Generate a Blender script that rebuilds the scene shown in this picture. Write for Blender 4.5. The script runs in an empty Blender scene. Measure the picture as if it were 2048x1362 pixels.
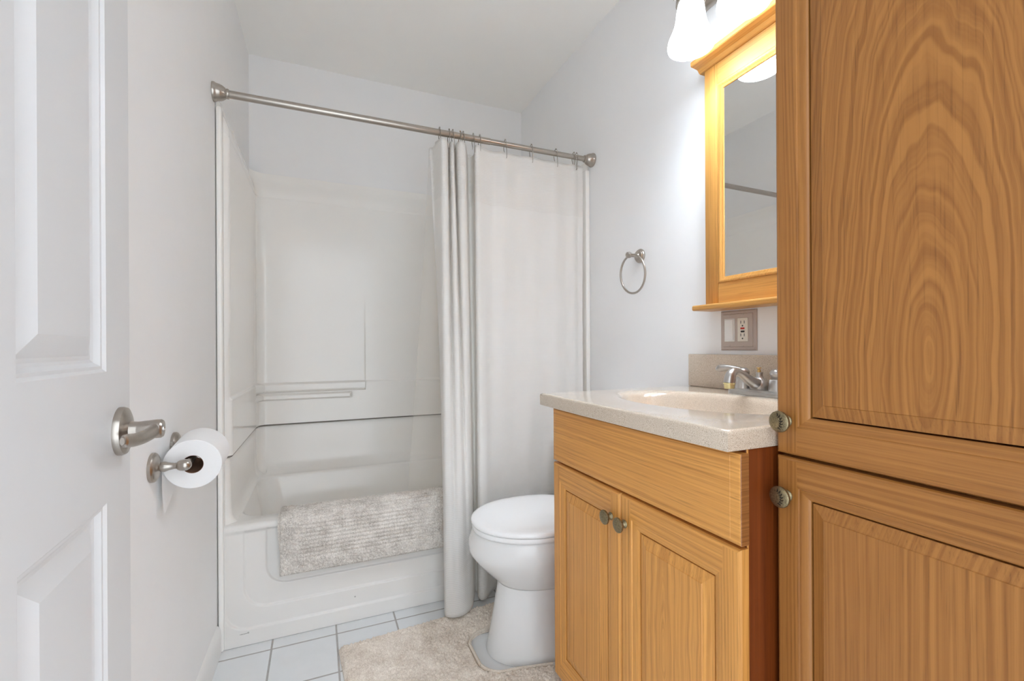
import bpy, bmesh, math, random
from mathutils import Vector, Matrix, noise
R_ = math.radians
C = bpy.context.scene.collection
SC = bpy.context.scene

# ------------------------------------------------------------------ camera, world, light, exposure
H = 1.03                                   # camera height
FPX, YAW, ROLL, CY = 908.92, 0.4053, -0.0052, 694.13
cam = bpy.data.cameras.new('camera')
cam.sensor_width = 36.0
cam.lens = FPX / 2048 * 36.0
cam.shift_y = (CY - 681.0) / 2048
cam.clip_start = 0.01
camo = bpy.data.objects.new('camera', cam)
C.objects.link(camo)
camo.matrix_world = (Matrix.Translation((0, 0, H)) @ Matrix.Rotation(-YAW, 4, 'Z')
                     @ Matrix.Rotation(R_(90), 4, 'X') @ Matrix.Rotation(ROLL, 4, 'Z'))
SC.camera = camo

world = bpy.data.worlds.new('hall_light')
SC.world = world
world.use_nodes = True
bg = world.node_tree.nodes['Background']
bg.inputs['Color'].default_value = (0.85, 0.925, 1.0, 1)
bg.inputs['Strength'].default_value = 2.1

SC.view_settings.view_transform = 'Standard'
SC.view_settings.look = 'None'
SC.view_settings.gamma = 1
SC.view_settings.use_curve_mapping = False
SC.view_settings.exposure = 0.55
SC.cycles.max_bounces = 14; SC.cycles.diffuse_bounces = 11; SC.cycles.glossy_bounces = 5; SC.cycles.transparent_max_bounces = 8
LAMP, BULB = 5.0, 245.0                                  # glow of the frosted shades

# ------------------------------------------------------------------ room dimensions
WR, YT, YB, ZC = 1.1729, 1.8126, 2.5705, 2.4826       # right wall, tub front, back wall, ceiling
YF = -0.06                                             # hall side of the wall with the doorway, behind the camera
def wl(y): return -0.314 + 0.013 * (y - 1.81)          # left wall, a hair out of square

# ------------------------------------------------------------------ materials
def lin(r, g, b):
    f = lambda c: (c / 255 / 12.92) if c / 255 <= 0.04045 else ((c / 255 + 0.055) / 1.055) ** 2.4
    return (f(r), f(g), f(b), 1)

class NT:
    def __init__(s, name):
        s.m = bpy.data.materials.new(name); s.m.use_nodes = True
        s.t = s.m.node_tree; s.n = s.t.nodes; s.l = s.t.links
        s.b = s.n['Principled BSDF']
    def new(s, typ, **k):
        n = s.n.new(typ)
        for a, v in k.items(): setattr(n, a, v)
        return n
    def link(s, a, b): s.l.new(a, b)
    def math(s, op, a, b=None, c=None):
        n = s.new('ShaderNodeMath', operation=op)
        for i, v in enumerate((a, b, c)):
            if v is None: continue
            if hasattr(v, 'is_linked'): s.link(v, n.inputs[i])
            else: n.inputs[i].default_value = v
        return n.outputs[0]
    def pos(s):
        if not hasattr(s, 'g'):
            s.g = s.new('ShaderNodeNewGeometry')
        return s.g.outputs['Position']
    def xyz(s):
        if not hasattr(s, 'sx'):
            s.sx = s.new('ShaderNodeSeparateXYZ'); s.link(s.pos(), s.sx.inputs[0])
        return s.sx.outputs
    def noise(s, vec, scale, detail=2, rough=0.5):
        n = s.new('ShaderNodeTexNoise')
        n.inputs['Scale'].default_value = scale; n.inputs['Detail'].default_value = detail
        n.inputs['Roughness'].default_value = rough
        if vec is not None: s.link(vec, n.inputs['Vector'])
        return n.outputs['Fac']
    def mapped(s, scale, loc=(0, 0, 0)):
        m = s.new('ShaderNodeMapping'); m.inputs['Scale'].default_value = scale
        m.inputs['Location'].default_value = loc
        s.link(s.pos(), m.inputs['Vector']); return m.outputs[0]
    def ramp(s, fac, stops):
        r = s.new('ShaderNodeValToRGB'); e = r.color_ramp.elements
        while len(e) < len(stops): e.new(0.5)
        for el, (p, c) in zip(e, stops): el.position = p; el.color = c
        s.link(fac, r.inputs[0]); return r.outputs[0]
    def mix(s, fac, a, b, blend='MIX'):
        n = s.new('ShaderNodeMix', data_type='RGBA', blend_type=blend)
        for sock, v in ((n.inputs[0], fac), (n.inputs[6], a), (n.inputs[7], b)):
            if hasattr(v, 'is_linked'): s.link(v, sock)
            else: sock.default_value = v
        return n.outputs[2]
    def bump(s, h, strength=0.3, dist=0.002):
        n = s.new('ShaderNodeBump'); n.inputs['Strength'].default_value = strength
        n.inputs['Distance'].default_value = dist
        s.link(h, n.inputs['Height']); s.link(n.outputs[0], s.b.inputs['Normal'])
    def set(s, col=None, rough=None, metal=None, spec=None, coat=None):
        if col is not None:
            if hasattr(col, 'is_linked'): s.link(col, s.b.inputs['Base Color'])
            else: s.b.inputs['Base Color'].default_value = col
        if rough is not None:
            if hasattr(rough, 'is_linked'): s.link(rough, s.b.inputs['Roughness'])
            else: s.b.inputs['Roughness'].default_value = rough
        if metal is not None: s.b.inputs['Metallic'].default_value = metal
        if spec is not None: s.b.inputs['Specular IOR Level'].default_value = spec
        if coat is not None:
            s.b.inputs['Coat Weight'].default_value = coat; s.b.inputs['Coat Roughness'].default_value = 0.12
        return s.m

def simple(name, col, rough=0.5, metal=0.0, spec=0.5, bump=None, coat=None):
    t = NT(name)
    n = t.noise(t.pos(), 9.0, 3)
    dk = tuple(c * 0.975 for c in col[:3]) + (1,)
    t.set(t.mix(n, dk, col), rough, metal, spec, coat)
    if bump:
        t.bump(t.noise(t.pos(), bump[0], 3), bump[1], bump[2])
    return t.m

def wood(name, axis='z', light=(0.56, 0.285, 0.098, 1), dark=(0.375, 0.165, 0.048, 1), eye=None, seed=0.0, freq=100, rough=0.38, figure=0.34):
    """oak: grain runs along axis; eye = (y, z, width, height) makes a cathedral figure around that point"""
    t = NT(name)
    X, Y, Z = t.xyz()
    if axis == 'z': sc = (1, 1, 0.09)
    elif axis == 'y': sc = (1, 0.09, 1)
    else: sc = (0.09, 1, 1)
    v = t.mapped(sc, (seed * 3.1, seed * 1.7, seed * 2.3))
    warp = t.noise(v, 5.5, 3, 0.55)
    if eye:
        a = t.math('DIVIDE', t.math('SUBTRACT', Y, eye[0]), eye[2])
        b = t.math('DIVIDE', t.math('SUBTRACT', Z, eye[1]), eye[3])
        r = t.math('SQRT', t.math('ADD', t.math('MULTIPLY', a, a), t.math('MULTIPLY', b, b)))
        wv = t.noise(t.mapped((11, 11, 3.4), (seed, 0, seed)), 1.0, 3, 0.55)
        f = t.math('ADD', t.math('MULTIPLY', r, 3.1), t.math('MULTIPLY', wv, 6.0))
    else:
        u = {'z': t.math('ADD', Y, t.math('MULTIPLY', X, 0.7)), 'y': t.math('ADD', Z, t.math('MULTIPLY', X, 0.7)), 'x': t.math('ADD', Y, Z)}[axis]
        f = t.math('ADD', t.math('MULTIPLY', u, freq * 1.7), t.math('MULTIPLY', warp, 7.0))
    ns = t.new('ShaderNodeTexNoise', noise_dimensions='1D')
    ns.inputs['Scale'].default_value = 1.0; ns.inputs['Detail'].default_value = 2.5; ns.inputs['Roughness'].default_value = 0.6
    t.link(t.math('ADD', f, seed * 31.7), ns.inputs['W'])
    ring = t.ramp(ns.outputs['Fac'], [(0.34, (0, 0, 0, 1)), (0.66, (1, 1, 1, 1))])
    fine = {'z': (420, 420, 9), 'y': (420, 9, 420), 'x': (9, 420, 420)}[axis]
    pore = t.noise(t.mapped(fine, (seed, seed, seed)), 1.0, 2, 0.6)
    porem = t.ramp(pore, [(0.30, (1, 1, 1, 1)), (0.46, (0, 0, 0, 1))])
    fib = t.noise(t.mapped(tuple(c * 0.32 for c in fine), (seed, 2, seed)), 1.0, 2, 0.5)
    broad = t.noise(v, 2.6, 2, 0.5)
    k = t.math('ADD', t.math('MULTIPLY', ring, figure), t.math('ADD', t.math('MULTIPLY', fib, 0.45), t.math('MULTIPLY', broad, 0.40)))
    col = t.ramp(k, [(0.22, light), (0.92, dark)])
    pr = t.math('MULTIPLY', t.math('MULTIPLY_ADD', ring, 0.6, 0.4), porem)
    col = t.mix(t.math('MULTIPLY', pr, 0.62), col, tuple(c * 0.62 for c in dark[:3]) + (1,))
    t.set(col, rough, 0, 0.45)
    t.bump(pore, 0.12, 0.0006)
    return t.m

M = {}
M['wall'] = simple('wall_paint', lin(240, 240, 240), 0.55, bump=(260, 0.05, 0.0006))
M['wall_r'] = M['wall']
M['ceiling'] = simple('ceiling_paint', lin(247, 246, 243), 0.8, bump=(220, 0.05, 0.0006))
M['door'] = simple('white_door_paint', lin(217, 218, 219), 0.34, bump=(190, 0.04, 0.0005))
M['trim'] = simple('white_trim_paint', lin(234, 233, 231), 0.35)
M['tub'] = simple('white_gelcoat', lin(246, 244, 240), 0.16, spec=0.5)
def scuffed():
    t = NT('white_gelcoat_apron'); X, Y, Z = t.xyz()
    n = t.noise(t.pos(), 9.0, 3); col = t.mix(n, lin(230, 228, 224), lin(233, 231, 227))
    for x, z, hx, hz in ((-0.238, 0.042, 0.013, 0.0016), (-0.224, 0.0435, 0.003, 0.0035), (0.128, 0.088, 0.003, 0.003)):
        a = t.math('DIVIDE', t.math('SUBTRACT', X, x), hx); b = t.math('DIVIDE', t.math('SUBTRACT', Z, z), hz)
        d = t.math('ADD', t.math('MULTIPLY', a, a), t.math('MULTIPLY', b, b))
        m = t.math('MULTIPLY', t.math('LESS_THAN', d, 1.0), t.noise(t.mapped((300, 300, 300)), 1.0, 2))
        col = t.mix(m, col, lin(120, 116, 110))
    t.set(col, 0.16, 0, 0.5); return t.m
M['apron'] = scuffed()
M['caulk'] = simple('grey_seam', lin(120, 114, 108), 0.7)
M['ceramic'] = simple('toilet_china', lin(232, 232, 231), 0.10, spec=0.55)
M['seat'] = simple('seat_plastic', lin(247, 247, 247), 0.16)
M['plastic'] = simple('white_plastic', lin(232, 232, 230), 0.3)
M['ivory'] = simple('ivory_plastic', lin(226, 220, 208), 0.35)
M['black'] = simple('black_plastic', lin(28, 27, 27), 0.4)
M['red'] = simple('red_plastic', lin(190, 52, 34), 0.4)
M['taupe'] = simple('taupe_metal_plate', lin(184, 170, 161), 0.42, 0.1)
M['paper'] = simple('tissue_paper', lin(240, 240, 240), 0.95, spec=0.1, bump=(500, 0.15, 0.0008))
M['card'] = simple('brown_cardboard', lin(120, 88, 66), 0.9)
M['aerator'] = simple('pale_brass_aerator', lin(226, 214, 160), 0.25, 0.7)
M['brass'] = simple('worn_brass', lin(205, 170, 110), 0.3, 0.9)
M['dark'] = simple('dark_recess', lin(40, 26, 16), 0.9)

def brushed(name, col, rough):
    t = NT(name)
    n = t.noise(t.mapped((300, 300, 40)), 1.0, 2)
    t.set(t.mix(n, tuple(c * 0.88 for c in col[:3]) + (1,), col), rough, 1.0)
    return t.m
M['nickel'] = brushed('brushed_nickel', lin(184, 176, 167), 0.28)
M['chrome'] = brushed('satin_chrome', lin(200, 197, 194), 0.33)
M['wire'] = brushed('hook_wire', lin(176, 169, 160), 0.25)

def knob_mat():
    t = NT('antique_brass')
    n = t.noise(t.mapped((420, 420, 420)), 1.0, 3, 0.6)
    c = t.ramp(n, [(0.30, lin(112, 100, 76)), (0.62, lin(152, 138, 107))])
    t.set(c, 0.34, 0.9)
    t.bump(n, 0.08, 0.0005)
    return t.m
M['knob'] = knob_mat()
M['engrave'] = simple('engraving_patina', lin(44, 37, 28), 0.6, 0.6)

W_LIGHT, W_DARK = (0.76, 0.368, 0.094, 1), (0.49, 0.208, 0.044, 1)
L_LIGHT, L_DARK = (0.43, 0.186, 0.045, 1), (0.27, 0.104, 0.022, 1)  # same oak darkened: the linen cabinet's shade is put into its colour
M['wood_z'] = wood('oak_vertical', 'z', W_LIGHT, W_DARK, seed=1.3)
M['wood_z2'] = wood('oak_vertical_panel', 'z', W_LIGHT, W_DARK, seed=5.2, freq=90)
M['wood_y'] = wood('oak_horizontal', 'y', W_LIGHT, W_DARK, seed=2.1)
M['wood_drawer'] = wood('oak_drawer_front', 'y', W_LIGHT, W_DARK, seed=7.4, freq=95)
M['wood_cath2'] = wood('oak_vanity_panel', 'z', W_LIGHT, W_DARK, eye=(0.70, 0.45, 0.02, 0.16), seed=3.6)
M['linen_z'] = wood('shaded_oak_vertical', 'z', L_LIGHT, L_DARK, figure=0.44, seed=1.3)
M['linen_z2'] = wood('shaded_oak_panel', 'z', L_LIGHT, L_DARK, figure=0.44, seed=5.2, freq=90)
M['linen_y'] = wood('shaded_oak_horizontal', 'y', L_LIGHT, L_DARK, figure=0.44, seed=2.1)
M['linen_cath'] = wood('shaded_oak_cathedral', 'z', L_LIGHT, L_DARK, figure=0.46, eye=(0.313, 1.015, 0.017, 0.085), seed=0.6)
M['wood_side'] = wood('dark_red_side', 'z', (0.23, 0.052, 0.008, 1), (0.12, 0.024, 0.004, 1), seed=4.4, freq=60)  # side panel set darker and redder than the vanity front
M['wood_end'] = wood('oak_end_grain', 'x', (0.36, 0.145, 0.04, 1), (0.2, 0.07, 0.017, 1), seed=4.4, freq=160)
M['wood_mirror_z'] = wood('honey_oak_vertical', 'z', (0.64, 0.325, 0.083, 1), (0.46, 0.21, 0.045, 1), seed=8.3)
M['wood_mirror_y'] = wood('honey_oak_horizontal', 'y', (0.70, 0.37, 0.10, 1), (0.50, 0.24, 0.055, 1), seed=9.1)

def counter_mat():
    t = NT('speckled_solid_surface')
    n = t.noise(t.pos(), 900, 2, 0.7)
    c = t.ramp(n, [(0.34, lin(128, 108, 90)), (0.43, lin(205, 188, 168)), (0.60, lin(212, 196, 177)), (0.68, lin(240, 231, 218))])
    t.set(c, 0.16, 0, 0.6, coat=0.8)
    return t.m
M['counter'] = counter_mat()

def tile_mat():
    t = NT('white_floor_tile')
    X, Y, Z = t.xyz(); p = 0.2085
    def d(c, o):
        f = t.math('FRACT', t.math('DIVIDE', t.math('SUBTRACT', c, o - 50 * p), p))
        return t.math('MULTIPLY', t.math('MINIMUM', f, t.math('SUBTRACT', 1.0, f)), p)
    dm = t.math('MINIMUM', d(X, 0.0602), d(Y, 1.7555))
    g = t.math('LESS_THAN', dm, 0.0031)
    n = t.noise(t.pos(), 14, 3)
    tile = t.mix(n, lin(220, 223, 224), lin(231, 233, 234))
    gr = t.mix(t.noise(t.pos(), 60, 3), lin(160, 157, 154), lin(186, 183, 180))
    t.set(t.mix(g, tile, gr), t.math('MULTIPLY_ADD', g, 0.5, 0.3), 0, 0.5)
    h = t.math('SMOOTH_MIN', t.math('MULTIPLY', dm, 200.0), 1.0, 0.3)
    t.bump(h, 0.4, 0.002)
    return t.m
M['tile'] = tile_mat()

def plush(name, a, b):
    t = NT(name)
    n = t.noise(t.pos(), 260, 3, 0.7)
    n2 = t.noise(t.pos(), 22, 3, 0.6)
    k = t.math('ADD', t.math('MULTIPLY', n, 0.65), t.math('MULTIPLY', n2, 0.35))
    t.set(t.ramp(k, [(0.34, a), (0.62, b)]), 1.0, 0, 0.05)
    t.bump(n, 0.6, 0.003)
    return t.m
M['rug'] = plush('beige_chenille', lin(206, 190, 173), lin(255, 246, 234))
M['mat'] = plush('grey_beige_terry', lin(168, 160, 151), lin(244, 239, 232))
M['binding'] = plush('rug_binding', lin(208, 196, 181), lin(236, 226, 213))

def curtain_mat():
    t = NT('ribbed_white_cotton')
    X, Y, Z = t.xyz()
    s = t.math('SINE', t.math('MULTIPLY', Z, 6.2832 / 0.0066))
    k = t.math('MULTIPLY_ADD', s, 0.5, 0.5)
    band = t.ramp(Z, [(0.0, (1, 1, 1, 1)), (0.30, (1, 1, 1, 1)), (0.62, (0.25, 0.25, 0.25, 1)), (1.0, (0.25, 0.25, 0.25, 1))])
    hem = t.math('GREATER_THAN', Z, 1.62)
    amt = t.math('MAXIMUM', band, hem)
    amt = t.math('MULTIPLY_ADD', amt, 0.75, 0.12)
    rib = t.math('MULTIPLY', t.math('POWER', k, 3.0), amt)
    wv = t.noise(t.mapped((900, 900, 900)), 1.0, 2)
    col = t.mix(t.math('MULTIPLY', rib, 0.42), lin(250, 249, 247), lin(202, 194, 184))
    t.set(col, 0.9, 0, 0.15)
    t.bump(t.math('ADD', t.math('MULTIPLY', rib, -1.0), t.math('MULTIPLY', wv, 0.25)), 0.35, 0.002)
    tr = t.new('ShaderNodeBsdfTranslucent'); tr.inputs[0].default_value = lin(238, 235, 230)
    mx = t.new('ShaderNodeMixShader'); mx.inputs[0].default_value = 0.34
    t.link(t.b.outputs[0], mx.inputs[1]); t.link(tr.outputs[0], mx.inputs[2])
    t.link(mx.outputs[0], t.n['Material Output'].inputs[0])
    return t.m
M['curtain'] = curtain_mat()

def liner_mat():
    t = NT('clear_vinyl_liner')
    n = t.noise(t.mapped((6, 6, 1)), 1.0, 2)
    t.set(t.mix(n, lin(226, 220, 212), lin(240, 236, 230)), 0.35, 0, 0.4)
    tp = t.new('ShaderNodeBsdfTransparent'); tp.inputs[0].default_value = (0.97, 0.965, 0.955, 1)
    mx = t.new('ShaderNodeMixShader'); mx.inputs[0].default_value = 0.20
    t.link(tp.outputs[0], mx.inputs[1]); t.link(t.b.outputs[0], mx.inputs[2])
    t.link(mx.outputs[0], t.n['Material Output'].inputs[0])
    return t.m
M['liner'] = liner_mat()

def shade_mat():
    t = NT('lit_alabaster_glass')
    n = t.noise(t.mapped((14, 14, 9)), 1.0, 3, 0.6)
    c = t.mix(n, (0.72, 0.83, 0.95, 1), (0.84, 0.92, 1, 1))
    t.set(lin(240, 243, 245), 0.25)
    t.link(c, t.b.inputs['Emission Color']); t.b.inputs['Emission Strength'].default_value = LAMP
    return t.m
M['shade'] = shade_mat()
t = NT('lit_bulb'); n = t.noise(t.pos(), 4.0); t.set(lin(250, 250, 250), 0.4)
t.link(t.mix(n, (0.78, 0.89, 1, 1), (0.82, 0.91, 1, 1)), t.b.inputs['Emission Color']); t.b.inputs['Emission Strength'].default_value = BULB; M['bulb'] = t.m
t = NT('silver_mirror'); n = t.noise(t.pos(), 3.0); t.set(t.mix(n, (0.88, 0.89, 0.885, 1), (0.90, 0.91, 0.905, 1)), 0.0, 1.0); M['mirror'] = t.m

# ------------------------------------------------------------------ mesh helpers (all in world coordinates)
def smooth(bm, ang=None):
    for f in bm.faces: f.smooth = True
    return bm

def mesh_obj(name, bm, mats, origin, parent=None, sharp=35):
    bmesh.ops.remove_doubles(bm, verts=bm.verts, dist=1e-6)
    bmesh.ops.translate(bm, verts=bm.verts, vec=-Vector(origin))
    me = bpy.data.meshes.new(name); bm.to_mesh(me); bm.free()
    for m in (mats if isinstance(mats, (list, tuple)) else [mats]): me.materials.append(m)
    if sharp is not None:
        try: me.set_sharp_from_angle(angle=R_(sharp))
        except Exception: pass
    o = bpy.data.objects.new(name, me); C.objects.link(o)
    return o

WPOS = {}
def tag(o, label=None, cat=None, group=None, kind=None):
    if label: o['label'] = label
    if cat: o['category'] = cat
    if group: o['group'] = group
    if kind: o['kind'] = kind
    return o

def thing(name, loc, label, cat, group=None):
    o = bpy.data.objects.new(name, None); C.objects.link(o)
    o.location = loc; o.empty_display_size = 0.05
    WPOS[o.name] = Vector(loc)
    return tag(o, label, cat, group)

def part(name, bm, mats, parent, sharp=35):
    """a child mesh; geometry given in world coordinates"""
    xs = [v.co.copy() for v in bm.verts]
    c = Vector([(min(p[i] for p in xs) + max(p[i] for p in xs)) / 2 for i in range(3)])
    o = mesh_obj(name, bm, mats, c, sharp=sharp)
    o.parent = parent; o.location = c - WPOS[parent.name]
    WPOS[o.name] = c
    return o

def top(name, bm, mats, label=None, cat=None, group=None, kind=None, sharp=35):
    xs = [v.co.copy() for v in bm.verts]
    c = Vector([(min(p[i] for p in xs) + max(p[i] for p in xs)) / 2 for i in range(3)])
    c.z = min(p.z for p in xs)
    o = mesh_obj(name, bm, mats, c, sharp=sharp); o.location = c
    WPOS[o.name] = c
    return tag(o, label, cat, group, kind)

def B(): return bmesh.new()

def box(bm, x0, x1, y0, y1, z0, z1, bev=0.0, seg=2, mi=0):
    vs = [bm.verts.new((x, y, z)) for x in (x0, x1) for y in (y0, y1) for z in (z0, z1)]
    F = [(0, 1, 3, 2), (4, 6, 7, 5), (0, 4, 5, 1), (2, 3, 7, 6), (0, 2, 6, 4), (1, 5, 7, 3)]
    fs = [bm.faces.new([vs[i] for i in f]) for f in F]
    for f in fs: f.material_index = mi
    if bev > 0:
        es = list({e for f in fs for e in f.edges})
        r = bmesh.ops.bevel(bm, geom=es, offset=bev, segments=seg, affect='EDGES', profile=0.5)
        for f in r['faces']: f.smooth = True; f.material_index = mi
    return bm

def frame_of(axis):
    a = Vector(axis).normalized()
    h = Vector((0, 0, 1)) if abs(a.z) < 0.9 else Vector((1, 0, 0))
    u = a.cross(h).normalized(); v = a.cross(u).normalized()
    return a, u, v

def lathe(bm, base, axis, prof, n=32, mi=0, cap=True):
    """prof = [(distance along axis, radius)]"""
    a, u, v = frame_of(axis); base = Vector(base); rings = []
    for d, r in prof:
        if r < 1e-6: rings.append([bm.verts.new(base + a * d)])
        else: rings.append([bm.verts.new(base + a * d + (u * math.cos(2 * math.pi * i / n) + v * math.sin(2 * math.pi * i / n)) * r) for i in range(n)])
    for p, q in zip(rings, rings[1:]):
        for i in range(n):
            j = (i + 1) % n
            if len(p) == 1 and len(q) == 1: continue
            vs = [p[0], q[j], q[i]] if len(p) == 1 else ([p[i], p[j], q[0]] if len(q) == 1 else [p[i], p[j], q[j], q[i]])
            f = bm.faces.new(vs); f.smooth = True; f.material_index = mi
    if cap:
        for r in (rings[0], rings[-1]):
            if len(r) > 2: bm.faces.new(r).material_index = mi
    bmesh.ops.recalc_face_normals(bm, faces=bm.faces)
    return bm

def tube(bm, pts, rad, n=10, mi=0, closed=False):
    pts = [Vector(p) for p in pts]; m = len(pts); rings = []
    rads = rad if isinstance(rad, (list, tuple)) else [rad] * m
    prev = None
    for i, p in enumerate(pts):
        if closed: d = pts[(i + 1) % m] - pts[i - 1]
        else: d = pts[min(i + 1, m - 1)] - pts[max(i - 1, 0)]
        d.normalize()
        if prev is None: _, u, v = frame_of(d)
        else:
            u = prev - d * prev.dot(d); u.normalize(); v = d.cross(u)
        prev = u
        rings.append([bm.verts.new(p + (u * math.cos(2 * math.pi * k / n) + v * math.sin(2 * math.pi * k / n)) * rads[i]) for k in range(n)])
    for i in range(m if closed else m - 1):
        p, q = rings[i], rings[(i + 1) % m]
        for k in range(n):
            f = bm.faces.new([p[k], p[(k + 1) % n], q[(k + 1) % n], q[k]]); f.smooth = True; f.material_index = mi
    if not closed:
        bm.faces.new(rings[0]); bm.faces.new(rings[-1])
    bmesh.ops.recalc_face_normals(bm, faces=bm.faces)
    return bm

def spline(pts, k=8):
    pts = [Vector(p) for p in pts]; out = []
    P = [pts[0] * 2 - pts[1]] + pts + [pts[-1] * 2 - pts[-2]]
    for i in range(1, len(P) - 2):
        for j in range(k):
            t = j / k; a, b, c, d = P[i - 1], P[i], P[i + 1], P[i + 2]
            out.append(0.5 * ((2 * b) + (c - a) * t + (2 * a - 5 * b + 4 * c - d) * t * t + (3 * b - a - 3 * c + d) * t ** 3))
    out.append(pts[-1]); return out

def loft(bm, rings, cap0=True, cap1=True, mi=0, closed=True):
    vr = [[bm.verts.new(p) for p in r] for r in rings]
    n = len(vr[0])
    for p, q in zip(vr, vr[1:]):
        for k in range(n if closed else n - 1):
            f = bm.faces.new([p[k], p[(k + 1) % n], q[(k + 1) % n], q[k]]); f.smooth = True; f.material_index = mi
    if cap0: bm.faces.new(vr[0]).material_index = mi
    if cap1: bm.faces.new(vr[-1]).material_index = mi
    return vr

def grid(bm, nu, nv, fn, mi=0, mfn=None):
    vs = [[bm.verts.new(fn(i / (nu - 1), j / (nv - 1))) for j in range(nv)] for i in range(nu)]
    for i in range(nu - 1):
        for j in range(nv - 1):
            f = bm.faces.new([vs[i][j], vs[i + 1][j], vs[i + 1][j + 1], vs[i][j + 1]]); f.smooth = True
            f.material_index = mi if mfn is None else mfn((i + .5) / (nu - 1), (j + .5) / (nv - 1))
    return vs

def ss(a, b, x):
    if a == b: return 0.0 if x < a else 1.0
    t = max(0.0, min(1.0, (x - a) / (b - a))); return t * t * (3 - 2 * t)

def rectloft(bm, P, rects, mis=None, cap_mi=0):
    """rects = [(s0,s1,z0,z1,d)], P(s,z,d) -> point; mitred strips between them, last one capped.
    mis = list of (material for the two upright strips, material for the two level strips)"""
    loops = [[bm.verts.new(P(s, z, r[4])) for s, z in ((r[0], r[2]), (r[1], r[2]), (r[1], r[3]), (r[0], r[3]))] for r in rects]
    for i, (p, q) in enumerate(zip(loops, loops[1:])):
        for k in range(4):
            f = bm.faces.new([p[k], p[(k + 1) % 4], q[(k + 1) % 4], q[k]])
            if mis: f.material_index = mis[i][1] if k in (0, 2) else mis[i][0]
    f = bm.faces.new(loops[-1]); f.material_index = cap_mi
    return loops

def quad(bm, pts, mi=0):
    f = bm.faces.new([bm.verts.new(p) for p in pts]); f.material_index = mi; return f

# ================================================================== THE SETTING
bm = B(); quad(bm, [(-0.42, YF - 0.6, 0), (WR + .1, YF - 0.6, 0), (WR + .1, YB + .1, 0), (-0.42, YB + .1, 0)])
r = bmesh.ops.extrude_face_region(bm, geom=bm.faces[:]); bmesh.ops.translate(bm, verts=[v for v in r['geom'] if isinstance(v, bmesh.types.BMVert)], vec=(0, 0, -0.06))
bmesh.ops.recalc_face_normals(bm, faces=bm.faces)
top('floor', bm, M['tile'], 'white square ceramic floor tiles with grey grout', 'floor', kind='structure')
bm = B(); box(bm, -0.42, WR + .1, YF, YB + .1, ZC, ZC + 0.06)
top('ceiling', bm, M['ceiling'], 'flat off-white painted ceiling', 'ceiling', kind='structure')
bm = B(); box(bm, -0.42, WR + .1, YB, YB + 0.08, 0, ZC)
top('wall_back', bm, M['wall'], 'white wall behind the bathtub', 'wall', kind='structure')
bm = B(); box(bm, WR, WR + 0.08, YF, YB, 0, ZC)
top('wall_right', bm, M['wall_r'], 'pale grey-white wall behind vanity and mirror', 'wall', kind='structure')
bm = B()
for z in (0, ZC):
    for x, y in ((wl(YF), YF), (wl(YB), YB), (-0.42, YB), (-0.42, YF)): bm.verts.new((x, y, z))
bm.verts.ensure_lookup_table(); v = bm.verts
for f in ((0, 1, 2, 3), (4, 7, 6, 5), (0, 4, 5, 1), (1, 5, 6, 2), (2, 6, 7, 3), (3, 7, 4, 0)): bm.faces.new([v[i] for i in f])
bmesh.ops.recalc_face_normals(bm, faces=bm.faces)
top('wall_left', bm, M['wall'], 'white wall carrying the paper holder, left of the tub', 'wall', kind='structure')

bm = B()                                            # the wall with the doorway the picture is taken from
DL, DR, DT = -0.245, 0.56, 2.06
xs_, zs_ = [-0.36, DL, DR, WR + 0.08], [0, DT, ZC]
box(bm, xs_[0], DL, YF, 0.045, 0, ZC); box(bm, DR, WR, YF, 0.045, 0, ZC); box(bm, DL, DR, YF, 0.045, DT, ZC)
top('wall_front', bm, M['wall'], 'white wall with the open doorway behind the viewer', 'wall', kind='structure')
def base_profile(bm, pa, pb, nx):
    prof = [(0, 0), (0.012, 0), (0.012, 0.07), (0.010, 0.082), (0.005, 0.092), (0.0, 0.096)]
    ra = [Vector((pa[0] + nx * d, pa[1], z)) for d, z in prof]
    rb = [Vector((pb[0] + nx * d, pb[1], z)) for d, z in prof]
    loft(bm, [ra, rb]); bmesh.ops.recalc_face_normals(bm, faces=bm.faces)
    for f in bm.faces: f.smooth = False
bm = B(); base_profile(bm, (wl(0.045), 0.045), (wl(1.80), 1.80), 1)
top('baseboard_left', bm, M['trim'], 'white baseboard along the left wall up to the tub', 'baseboard', kind='structure')
bm = B(); base_profile(bm, (WR, 1.16), (WR, 1.80), -1)
top('baseboard_right', bm, M['trim'], 'white baseboard behind the toilet', 'baseboard', kind='structure')

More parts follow.
